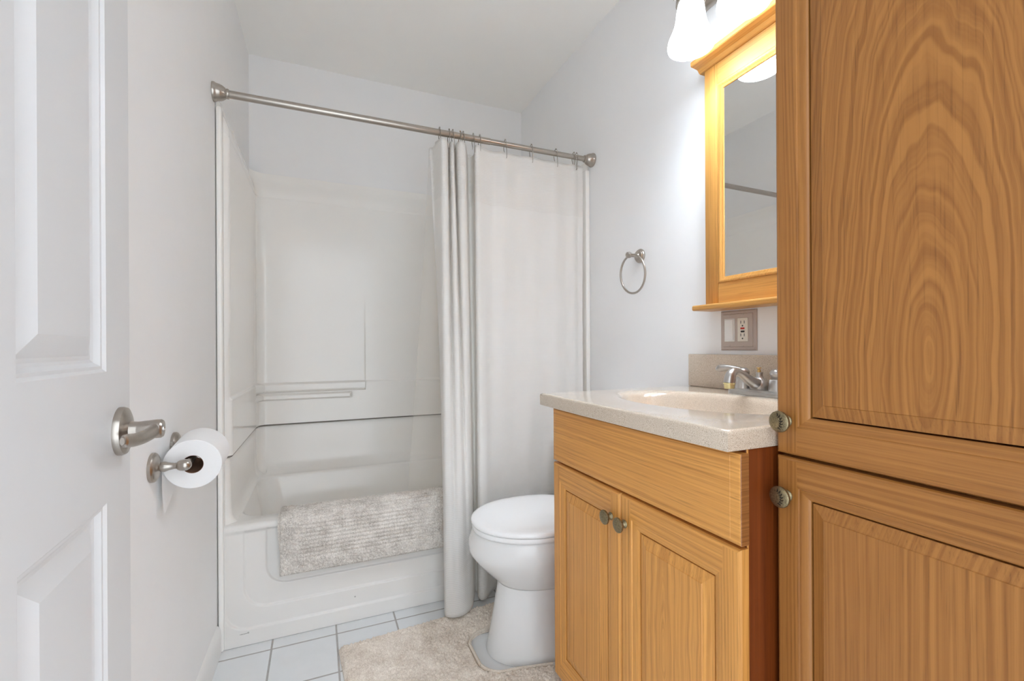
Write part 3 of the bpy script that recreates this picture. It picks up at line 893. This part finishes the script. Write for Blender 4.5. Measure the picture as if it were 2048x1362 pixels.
# ================================================================== CABINETS
def xdoor(bm, xf, y0, y1, z0, z1, th, stile, rt, rb, ch, mold, bev, dgroove=0.008, dfield=0.0015, panel_bm=None):
    """raised-panel door facing -x. material slots of the frame: 0 upright, 1 level grain, 2 dark"""
    P = lambda s, z, d: Vector((xf + d, s, z))
    c = ch
    # outer edge and chamfer
    loops = [(y0, y1, z0, z1, th), (y0, y1, z0, z1, c), (y0 + c * .35, y1 - c * .35, z0 + c * .35, z1 - c * .35, c * .35), (y0 + c, y1 - c, z0 + c, z1 - c, 0)]
    L = [[bm.verts.new(P(s, z, r[4])) for s, z in ((r[0], r[2]), (r[1], r[2]), (r[1], r[3]), (r[0], r[3]))] for r in loops]
    for p, q in zip(L, L[1:]):
        for k in range(4):
            f = bm.faces.new([p[k], p[(k + 1) % 4], q[(k + 1) % 4], q[k]]); f.material_index = 1 if k in (0, 2) else 0
    bm.faces.new(L[0])
    a0, a1, b0, b1 = y0 + stile, y1 - stile, z0 + rb, z1 - rt
    quad(bm, [P(y0 + c, z0 + c, 0), P(a0, z0 + c, 0), P(a0, z1 - c, 0), P(y0 + c, z1 - c, 0)], 0)
    quad(bm, [P(a1, z0 + c, 0), P(y1 - c, z0 + c, 0), P(y1 - c, z1 - c, 0), P(a1, z1 - c, 0)], 0)
    quad(bm, [P(a0, z0 + c, 0), P(a1, z0 + c, 0), P(a1, b0, 0), P(a0, b0, 0)], 1)
    quad(bm, [P(a0, b1, 0), P(a1, b1, 0), P(a1, z1 - c, 0), P(a0, z1 - c, 0)], 1)
    m = mold
    prof = [(0, 0), (0.10, 0.0006), (0.16, 0.0022), (0.40, 0.0026), (0.70, 0.0042), (0.90, 0.0065), (1.0, 0.0078), (1.01, dgroove + 0.012)]
    Lm = [[bm.verts.new(P(s, z, d)) for s, z in ((a0 + k * m, b0 + k * m), (a1 - k * m, b0 + k * m), (a1 - k * m, b1 - k * m), (a0 + k * m, b1 - k * m))] for k, d in prof]
    for p, q in zip(Lm, Lm[1:]):
        for k in range(4):
            f = bm.faces.new([p[k], p[(k + 1) % 4], q[(k + 1) % 4], q[k]]); f.material_index = 1 if k in (0, 2) else 0
    bmesh.ops.remove_doubles(bm, verts=bm.verts, dist=1e-6)
    bmesh.ops.recalc_face_normals(bm, faces=bm.faces)
    for f in bm.faces:
        front = f.calc_center_median().x < xf + th - 0.001
        if (f.normal.x > 0.01) == front and abs(f.normal.x) > 0.01: f.normal_flip()
    # raised panel
    g = m * 1.02
    pr = [(-0.004, dgroove + 0.0122), (-0.004, dgroove + 0.012), (0.0018, dgroove + 0.012), (0.0022, dgroove + 0.0004), (0.0030, dgroove), (bev, dfield + 0.0016), (bev + 0.0012, dfield), ]
    rectloft(panel_bm, P, [(a0 + g + k, a1 - g - k, b0 + g + k, b1 - g - k, d) for k, d in pr])
    bmesh.ops.recalc_face_normals(panel_bm, faces=panel_bm.faces)
    for f in panel_bm.faces:
        if f.normal.x > 0: f.normal_flip()
    return bm

def cab_knob(parent, base, head=0.0172, length=0.026, engraved=True):
    bm = B()
    lathe(bm, base, (-1, 0, 0), [(0, 0.0085), (0.0015, 0.0092), (0.003, 0.0085), (0.0045, 0.0065), (0.007, 0.0052), (0.011, 0.0052), (0.013, 0.0075), (0.0145, head * .84), (0.0165, head * .97), (0.0185, head), (0.0205, head * .97), (0.0225, head * .82), (0.0242, head * .5), (0.0248, 0)], 36)
    k = part('cabinet_knob', bm, M['knob'], parent)
    if engraved:
        bm = B(); X = base[0] - 0.0246
        def onhead(a, b):                              # a point on the domed face
            rr_ = math.hypot(a, b); dd = 0.0026 * (rr_ / head) ** 2 * 1.4
            return Vector((X + dd, base[1] + a, base[2] + b))
        stem = [onhead(0.003 - 0.0095 * math.cos(t), 0.0105 * math.sin(t)) for t in [R_(-75 + 150 * i / 14) for i in range(15)]]
        tube(bm, stem, 0.0007, 6)
        for i in range(1, 14, 2):
            p = stem[i]; t = R_(-75 + 150 * i / 14)
            for sgn in (-1, 1):
                dirl = Vector((0, math.sin(t) * 0.65 - sgn * math.cos(t) * 0.7, math.cos(t) * 0.65 + sgn * math.sin(t) * 0.7)) * 0.0050
                q = [p, p + dirl * 0.5 + Vector((0.0001, 0, 0)), p + dirl + Vector((0.0002, 0, 0))]
                tube(bm, q, [0.0004, 0.0011, 0.0003], 6)
        part('leaf_engraving', bm, M['engrave'], k)
    return k

# ---- linen cabinet at the right edge
LXF, LY0, LY1 = 0.695, 0.055, 0.517
lc = thing('linen_cabinet', (0.93, 0.29, 0), 'tall oak linen cabinet with two raised-panel doors beside the vanity', 'cabinet')
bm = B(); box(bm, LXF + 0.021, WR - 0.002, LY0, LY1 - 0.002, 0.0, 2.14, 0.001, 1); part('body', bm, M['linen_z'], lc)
def make_xdoor(nm, parent, xf, y0, y1, z0, z1, th, stile, rt, rb, ch, mold, bev, pm, fm=('wood_z', 'wood_y')):
    f, p = B(), B()
    xdoor(f, xf, y0, y1, z0, z1, th, stile, rt, rb, ch, mold, bev, panel_bm=p)
    d = part(nm, f, [M[fm[0]], M[fm[1]], M['dark']], parent, sharp=28)
    part('raised_panel', p, pm, d, sharp=8)
    return d
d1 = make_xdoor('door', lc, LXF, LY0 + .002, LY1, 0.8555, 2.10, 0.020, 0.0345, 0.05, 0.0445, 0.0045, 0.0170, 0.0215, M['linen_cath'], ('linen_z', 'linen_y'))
cab_knob(d1, (LXF, 0.498, 0.909))
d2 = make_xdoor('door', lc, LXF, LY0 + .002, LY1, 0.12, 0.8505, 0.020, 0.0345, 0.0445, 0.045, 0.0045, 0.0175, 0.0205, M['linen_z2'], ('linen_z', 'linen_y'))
cab_knob(d2, (LXF, 0.498, 0.789))

# ---- vanity
VX, VY0, VY1 = 0.617, 0.5215, 1.1465
va = thing('vanity_cabinet', (0.90, 0.835, 0), 'oak sink vanity with one wide false drawer above two doors', 'vanity')
bm = B()
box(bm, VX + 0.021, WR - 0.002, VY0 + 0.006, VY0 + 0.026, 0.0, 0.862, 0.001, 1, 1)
box(bm, VX + 0.021, WR - 0.002, VY1 - 0.026, VY1 - 0.006, 0.0, 0.862, 0.001, 1, 0)
box(bm, VX + 0.020, VX + 0.040, VY0 + 0.0255, VY1 - 0.0255, 0.10, 0.862, 0.001, 1, 0)
box(bm, VX + 0.085, VX + 0.10, VY0 + 0.0255, VY1 - 0.0255, 0.0, 0.10, 0.001, 1, 0)
box(bm, WR - 0.02, WR - 0.003, VY0 + 0.0255, VY1 - 0.0255, 0.0, 0.862, 0.001, 1, 0)
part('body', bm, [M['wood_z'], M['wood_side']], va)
bm = B(); box(bm, VX + 0.0205, VX + 0.0240, VY0 + 0.0038, VY0 + 0.0058, 0.0, 0.862, 0.0005, 1)
part('face_frame_edge', bm, M['wood_z'], va)
bm = B()
P = lambda s, z, d: Vector((VX + d, s, z))
rectloft(bm, P, [(VY0, VY1, 0.7095, 0.857, 0.020), (VY0, VY1, 0.7095, 0.857, 0.0035), (VY0 + .001, VY1 - .001, 0.7105, 0.856, 0.0024), (VY0 + .003, VY1 - .003, 0.7125, 0.854, 0.0017), (VY0 + .0195, VY1 - .0195, 0.7165, 0.853, 0.0004), (VY0 + .0198, VY1 - .0198, 0.7168, 0.8527, 0.0)], [(1, 0), (1, 0), (0, 0), (0, 0), (0, 0)], 0)
quad(bm, [P(VY0, 0.7095, .02), P(VY0, 0.857, .02), P(VY1, .857, .02), P(VY1, .7095, .02)], 0)
bmesh.ops.remove_doubles(bm, verts=bm.verts, dist=1e-6); bmesh.ops.recalc_face_normals(bm, faces=bm.faces)
part('drawer_front', bm, [M['wood_drawer'], M['wood_end']], va, sharp=12)
v1 = make_xdoor('door', va, VX, 0.8355, VY1 - .002, 0.105, 0.7035, 0.020, 0.034, 0.044, 0.044, 0.005, 0.022, 0.024, M['wood_z2'])
cab_knob(v1, (VX, 0.868, 0.642), head=0.0165, length=.026, engraved=False)
v2 = make_xdoor('door', va, VX, VY0 + .001, 0.8320, 0.105, 0.7035, 0.020, 0.034, 0.044, 0.044, 0.005, 0.022, 0.024, M['wood_cath2'])
cab_knob(v2, (VX, 0.817, 0.642), head=0.0165, engraved=False)

# ---- counter with moulded sink
ct = thing('sink_countertop', (0.88, 0.85, 0.862), 'speckled beige vanity top with moulded oval sink and backsplash', 'countertop')
CX0, CX1, CY0, CY1, CZ = 0.592, WR - 0.001, 0.5225, 1.1765, 0.897
SX, SY, SA, SB = 0.872, 0.855, 0.158, 0.243            # sink centre, half depth, half width
def counter_mesh():
    bm = B(); N = 40
    def bow(y): t = (y - (CY0 + CY1) / 2) / ((CY1 - CY0) / 2); return 0.006 * (1 - t * t)
    bd = []
    for i in range(N): bd.append((0, i / N))      # front edge, y up
    for i in range(N): bd.append((1, i / N))
    for i in range(N): bd.append((2, i / N))
    for i in range(N): bd.append((3, i / N))
    def outer(side, t, ins, z):
        x0, x1, y0, y1 = CX0 + ins, CX1, CY0 + ins, CY1 - ins
        if side == 0: y = y0 + (y1 - y0) * t; return Vector((x0 - bow(y), y, z))
        if side == 1: x = x0 + (x1 - x0) * t; return Vector((x, y1, z))
        if side == 2: y = y1 + (y0 - y1) * t; return Vector((x1, y, z))
        x = x1 + (x0 - x1) * t; return Vector((x, y0, z))
    rings = [[outer(s, t, 0.03, CZ - 0.034) for s, t in bd], [outer(s, t, 0.001, CZ - 0.034) for s, t in bd], [outer(s, t, 0.0, CZ - 0.032) for s, t in bd], [outer(s, t, 0.0, CZ - 0.006) for s, t in bd],
             [outer(s, t, 0.0012, CZ - 0.0025) for s, t in bd], [outer(s, t, 0.005, CZ - 0.0003) for s, t in bd], [outer(s, t, 0.009, CZ) for s, t in bd]]
    def ell(k, z, cx=0.0):
        out = []
        for s, t in bd:
            o = outer(s, t, 0.009, CZ); a = math.atan2((o.y - SY) / SB, (o.x - SX) / SA)
            out.append(Vector((SX + cx + SA * k * math.cos(a), SY + SB * k * math.sin(a), z)))
        return out
    for k, dz in ((1.14, 0), (1.07, -0.0006), (1.02, -0.003), (0.98, -0.008), (0.95, -0.016), (0.90, -0.036), (0.82, -0.065), (0.68, -0.095), (0.48, -0.115), (0.25, -0.124), (0.10, -0.127)):
        rings.append(ell(k, CZ + dz, 0.012 * (1 - k) if k < 1 else 0))
    loft(bm, rings, False, True)
    bmesh.ops.recalc_face_normals(bm, faces=bm.faces)
    return bm
part('counter', counter_mesh(), M['counter'], ct, sharp=50)
bm = B(); box(bm, WR - 0.021, WR - 0.001, CY0, CY1, CZ, 1.004, 0.003, 2); part('backsplash', bm, M['counter'], ct)
bm = B(); lathe(bm, (SX + 0.011, SY, CZ - 0.1275), (0, 0, 1), [(0, 0.021), (0.003, 0.021), (0.004, 0.018), (0.002, 0.014), (0.004, 0.013), (0.006, 0.009), (0.006, 0)], 28); part('drain', bm, M['chrome'], ct)

# ---- faucet
FY, FXB, FZ = 0.862, 1.094, CZ + 0.001
fa = thing('faucet', (FXB, FY, FZ), 'brushed two-handle centerset faucet behind the sink', 'faucet')
bm = B()
pl = [(FXB + x, FY + y) for x, y in rrect(-0.029, 0.027, -0.088, 0.088, 0.022, 8)]
def plate(ins, z): return [Vector((FXB + (x - FXB) * (1 - ins / 0.029), FY + (y - FY) * (1 - ins / 0.088), z)) for x, y in pl]
loft(bm, [plate(0, FZ - .0005), plate(0, FZ + .007), plate(0.0015, FZ + .0095), plate(0.0045, FZ + .0105), plate(0.0055, FZ + .0130), plate(0.0085, FZ + .0142)]); bmesh.ops.recalc_face_normals(bm, faces=bm.faces)
part('base_plate', bm, M['chrome'], fa)
zt = FZ + 0.0142
bm = B()
lathe(bm, (FXB, FY, zt - .0005), (0, 0, 1), [(0, .0215), (.004, .0235), (.010, .0245), (.016, .0235), (.023, .0195), (.029, .0135), (.034, .0095), (.040, .0080), (.044, .0092), (.047, .0092), (.047, 0)], 32)
pa = spline([(FXB + .012, FY, zt + .013), (FXB - .022, FY - .002, zt + .018), (FXB - .052, FY - .004, zt + .032), (FXB - .080, FY - .006, zt + .048), (FXB - .100, FY - .007, zt + .052), (FXB - .114, FY - .008, zt + .044), (FXB - .119, FY - .008, zt + .030), (FXB - .120, FY - .008, zt + .023)], 6)
ra = [0.0175 - 0.0075 * min(1, i / 18) + (0.0035 * ss(24, 34, i)) for i in range(len(pa))]
tube(bm, pa, ra, 20)
part('spout', bm, M['chrome'], fa)
bm = B(); lathe(bm, (FXB - .120, FY - .008, zt + .0235), (0, 0, -1), [(0, .0138), (.002, .0145), (.004, .0138), (.004, .0125), (.015, .0122), (.015, .0095), (.013, .0095), (.013, 0)], 28); part('aerator', bm, M['aerator'], fa)
bm = B(); lathe(bm, (FXB + .004, FY + .004, zt + .046), (0, 0, 1), [(0, .0045), (.007, .0045), (.0075, .0025), (.010, .0022), (.0105, .0052), (.0125, .0062), (.0135, .005), (.0135, 0)], 18); part('lift_rod', bm, M['brass'], fa)
for s, tip in ((1, (-0.022, 0.072, 0.050)), (-1, (-0.022, -0.072, 0.050))):
    hy = FY + s * 0.051
    bm = B(); lathe(bm, (FXB, hy, zt - .0005), (0, 0, 1), [(0, .0205), (.003, .0205), (.022, .0178), (.030, .0168), (.0315, .0145), (.0345, .010), (.036, .0125), (.041, .0165), (.047, .0172), (.053, .0145), (.0565, .009), (.058, 0)], 30)
    hd = part('handle', bm, M['chrome'], fa)
    c0 = Vector((FXB - .003, hy + s * .006, zt + .049)); c1 = Vector((FXB + tip[0], hy + tip[1], zt + tip[2]))
    bm = B(); lp = [c0.lerp(c1, i / 14) + Vector((0, 0, 0.006 * math.sin(math.pi * i / 14))) for i in range(15)]
    tube(bm, lp, [0.0088, .0084, .0080, .0077, .0076, .0077, .0080, .0085, .0092, .0098, .0103, .0106, .0104, .0092, .005], 16)
    part('lever', bm, M['chrome'], hd)

# ---- framed mirror
mi_ = thing('wall_mirror', (WR, 0.862, 1.14), 'honey oak framed mirror with crown and ledge above the sink', 'mirror')
MX, MY0, MY1 = WR - 0.034, 0.637, 1.0875
def stile(y0, y1):
    bm = B(); box(bm, MX, WR - .001, y0, y1, 1.158, 1.903, 0.0015, 2); return bm
part('stile', stile(MY1 - 0.049, MY1), M['wood_mirror_z'], mi_)
part('stile', stile(MY0, MY0 + 0.049), M['wood_mirror_z'], mi_)
bm = B(); box(bm, MX, WR - .001, MY0 + .0495, MY1 - .0495, 1.838, 1.9025, 0.001, 1); part('rail', bm, M['wood_mirror_y'], mi_)
bm = B(); box(bm, MX, WR - .001, MY0 + .0495, MY1 - .0495, 1.1585, 1.2235, 0.001, 1); part('rail', bm, M['wood_mirror_y'], mi_)
def bead():
    bm = B(); P = lambda s, z, d: Vector((MX + d, s, z))
    a0, a1, b0, b1 = MY0 + .049, MY1 - .049, 1.2235, 1.838
    prof = [(0, .001), (.001, -.0015), (.004, -.0022), (.008, -.001), (.010, .0015), (.014, .003), (.018, .005), (.0195, .009)]
    L = [[bm.verts.new(P(s, z, d)) for s, z in ((a0 + k, b0 + k), (a1 - k, b0 + k), (a1 - k, b1 - k), (a0 + k, b1 - k))] for k, d in prof]
    for p, q in zip(L, L[1:]):
        for k in range(4): bm.faces.new([p[k], p[(k + 1) % 4], q[(k + 1) % 4], q[k]]).smooth = True
    bmesh.ops.recalc_face_normals(bm, faces=bm.faces); return bm
part('inner_moulding', bead(), M['wood_mirror_z'], mi_, sharp=50)
bm = B(); box(bm, MX + .0075, MX + .0115, MY0 + .055, MY1 - .055, 1.23, 1.832); part('mirror_pane', bm, M['mirror'], mi_)
bm = B()
prof = [(WR - .001, 1.903), (MX - .002, 1.903), (MX - .006, 1.905), (MX - .010, 1.910), (MX - .014, 1.914), (MX - .022, 1.9155), (MX - .030, 1.9165), (MX - .0395, 1.9175), (MX - .042, 1.920), (MX - .042, 1.931), (MX - .039, 1.9345), (WR - .001, 1.936)]
loft(bm, [[Vector((x, y, z)) for x, z in prof] for y in (MY0 - .016, MY1 + .016)]); bmesh.ops.recalc_face_normals(bm, faces=bm.faces)
for f in bm.faces: f.smooth = False
part('crown', bm, M['wood_mirror_y'], mi_, sharp=30)
bm = B(); box(bm, WR - .084, WR - .001, MY0 - .012, MY1 + .010, 1.1405, 1.1575, 0.0055, 4); part('ledge', bm, M['wood_mirror_y'], mi_)

# ---- switch plate
sw = thing('switch_plate', (WR, 0.992, 1.017), 'taupe two-gang wall plate with rocker switch and outlet under the mirror', 'switch plate')
bm = B(); P = lambda s, z, d: Vector((WR - .0065 + d, s, z))
y0, y1, z0, z1 = 0.9295, 1.056, 1.0165, 1.1375
rectloft(bm, P, [(y0, y1, z0, z1, .0063), (y0, y1, z0, z1, .004), (y0 + .003, y1 - .003, z0 + .003, z1 - .003, .0022), (y0 + .010, y1 - .010, z0 + .010, z1 - .010, .0018), (y0 + .0115, y1 - .0115, z0 + .0115, z1 - .0115, 0.0)])
bmesh.ops.recalc_face_normals(bm, faces=bm.faces); part('plate', bm, M['taupe'], sw, sharp=20)
bm = B(); box(bm, WR - .0082, WR - .006, 1.0015, 1.0385, 1.0435, 1.1135, .0008, 1); part('rocker_bezel', bm, M['plastic'], sw)
bm = B(); box(bm, WR - .0115, WR - .007, 1.0045, 1.0355, 1.0465, 1.1105, .002, 3); part('rocker', bm, M['plastic'], sw)
bm = B(); box(bm, WR - .0088, WR - .006, .9545, .9905, 1.0435, 1.1135, .0012, 2); go = part('outlet', bm, M['ivory'], sw)
for zc, sg in ((1.0975, 1), (1.0595, 1)):
    for yy in (.9785, .9665):
        bm = B(); box(bm, WR - .0092, WR - .0080, yy - .0009, yy + .0009, zc - .001, zc + .0075); part('slot', bm, M['black'], go)
    bm = B(); lathe(bm, (WR - .0080, .9725, zc - .0085 + .001), (-1, 0, 0), [(0, .0024), (.0012, .0024), (.0012, 0)], 14); part('ground_hole', bm, M['black'], go)
bm = B(); box(bm, WR - .0100, WR - .008, .9655, .9795, 1.0795, 1.0848, .0005, 1); part('reset_button', bm, M['red'], go)
bm = B(); box(bm, WR - .0100, WR - .008, .9655, .9785, 1.0702, 1.0755, .0005, 1); part('test_button', bm, M['black'], go)
for yy in (1.020, .9725):
    for zz in (1.1245, 1.0305):
        bm = B(); lathe(bm, (WR - .0064, yy, zz), (-1, 0, 0), [(0, .0030), (.0008, .0028), (.0012, .0018), (.0012, 0)], 14); part('screw', bm, M['taupe'], sw)

# ---- vanity light
vl = thing('vanity_light', (WR, 0.865, 2.02), 'wall light bar with three glowing white bell shades above the mirror', 'wall light')
bm = B(); box(bm, WR - .022, WR - .001, .60, 1.13, 2.115, 2.215, .008, 3); part('back_plate', bm, M['nickel'], vl)
SPR = [(0.000, .0655), (.004, .0668), (.010, .0672), (.022, .0655), (.035, .0605), (.050, .0535), (.065, .0480), (.085, .0435), (.105, .0410), (.125, .0385), (.140, .0345), (.150, .0285), (.154, .022)]
LX = 1.005; K = LX / 1.05
SPR = [(d * K, r * K) for d, r in SPR]
for y in (1.055 * K, .868 * K, .681 * K):
    bm = B(); zb = H + (1.938 - H) * K
    lathe(bm, (LX, y, zb), (0, 0, 1), SPR + [(d * K, r * K) for d, r in ((.153, .018), (.148, .027), (.138, .0325), (.124, .0365), (.104, .039), (.084, .0415), (.064, .046), (.049, .0515), (.034, .0585), (.021, .0635), (.010, .0652), (.004, .0648), (0.0, .0655))], 48, cap=False)
    sh = part('lamp_shade', bm, M['shade'], vl)
    bm = B(); lathe(bm, (LX, y, zb + .045), (0, 0, 1), [(0, 0), (.002, .010), (.008, .020), (.018, .026), (.028, .0275), (.038, .025), (.050, .017), (.060, .013), (.085, .013), (.085, 0)], 24)
    part('bulb', bm, M['bulb'], vl)
    bm = B(); lathe(bm, (LX, y, zb + .127), (0, 0, 1), [(0, .0375), (.002, .0408), (.018, .0400), (.028, .034), (.034, .020), (.046, .013), (.060, .012), (.060, 0)], 32)
    for a in (40, 160, 280):
        d = Vector((math.cos(R_(a)), math.sin(R_(a)), 0)); lathe(bm, Vector((LX, y, zb + .140)) + d * .039, d, [(0, .0022), (.007, .0022), (.007, .0042), (.010, .0042), (.011, 0)], 10)
    part('shade_holder', bm, M['nickel'], vl)
    bm = B(); tube(bm, spline([(LX, y, zb + .185), (LX, y, zb + .215), (LX + .02, y, zb + .235), (LX + .06, y, zb + .237), (WR - .02, y, zb + .232)], 6), .0075, 14); part('arm', bm, M['nickel'], vl)

# ---- towel ring
tr = thing('towel_ring', (WR, 1.43, 1.24), 'brushed nickel towel ring on the right wall beside the curtain', 'towel ring')
ry, rz = 1.445, 1.386
bm = B(); lathe(bm, (WR - .0002, ry, rz), (-1, 0, 0), [(0, .0275), (.004, .0275), (.006, .0255), (.0085, .0250), (.010, .0225), (.013, .0215), (.0145, .017), (.016, .011), (.020, .0082), (.034, .0070), (.044, .0074), (.047, .0095), (.052, .0118), (.058, .0124), (.064, .0108), (.068, .006), (.069, 0)], 32); part('mount', bm, M['nickel'], tr)
bm = B(); rcx, rr2 = WR - .057, 0.0735
tube(bm, [(rcx + 0.012 * (1 - math.cos(R_(a))) * 0.5, 1.430 + rr2 * math.sin(R_(a)), 1.3095 + rr2 * math.cos(R_(a))) for a in range(0, 360, 6)], .0042, 12, closed=True); part('ring', bm, M['nickel'], tr)

# ---- toilet paper holder and roll
TA, TBy = 1.182, 1.335
tz = (0.779, 0.797)
hp = thing('paper_holder', (-0.29, 1.26, 0.775), 'brushed nickel two-post toilet paper holder on the left wall', 'paper holder')
ext = 0.086
for y, z in ((TA, tz[0]), (TBy, tz[1])):
    x = wl(y)
    bm = B(); lathe(bm, (x - .0005, y, z), (1, 0, 0), [(0, .0310), (.006, .0310), (.0085, .0290), (.0105, .0255), (.0115, .0240), (.013, .0185), (.0142, .0120), (.016, .0098), (.020, .0108), (.024, .0108), (.031, .0082), (.041, .0064), (.0445, .0068), (.047, .0095), (.051, .0115), (.057, .0124), (.063, .0116), (.068, .0088), (.0715, .004), (.072, 0)], 32)
    part('post', bm, M['nickel'], hp)
rx = wl(1.25) + 0.0612
a_, b_ = Vector((rx, TA, tz[0])), Vector((rx, TBy, tz[1]))
bm = B(); tube(bm, [a_, a_.lerp(b_, .5), b_], .0075, 18); part('roller', bm, M['nickel'], hp)
ax = (b_ - a_).normalized()
rl = thing('toilet_paper', (rx, 1.26, 0.72), 'white toilet paper roll with a torn sheet hanging from the holder', 'toilet paper')
ctr = a_.lerp(b_, .5) + Vector((0.0050, -0.002, -0.0092)); hw = 0.0485
bm = B(); lathe(bm, ctr - ax * hw, ax, [(0, .0205), (0, .0545), (.001, .0555), (2 * hw - .001, .0555), (2 * hw, .0545), (2 * hw, .0205)], 64, cap=False); part('roll', bm, M['paper'], rl)
bm = B(); lathe(bm, ctr - ax * (hw - .0002), ax, [(0, .0206), (0, .0196), (2 * hw - .0004, .0196), (2 * hw - .0004, .0206)], 40, cap=False); part('cardboard_core', bm, M['card'], rl)
bm = B()
def sheet(u, v):
    # leaves the roll on the wall side and hangs, its lower edge torn to a point
    s = -hw + 2 * hw * u
    lenv = 0.086 - 0.040 * u if u > 0.06 else 0.074 + 0.16 * u 
    base = ctr + ax * s + Vector((-0.0550, 0, 0))
    return base + Vector((-0.006 * v * (1 - .5 * u) + 0.008 * v * v, 0, -lenv * v - 0.022 * v))
grid(bm, 20, 14, sheet); part('hanging_sheet', bm, M['paper'], rl)
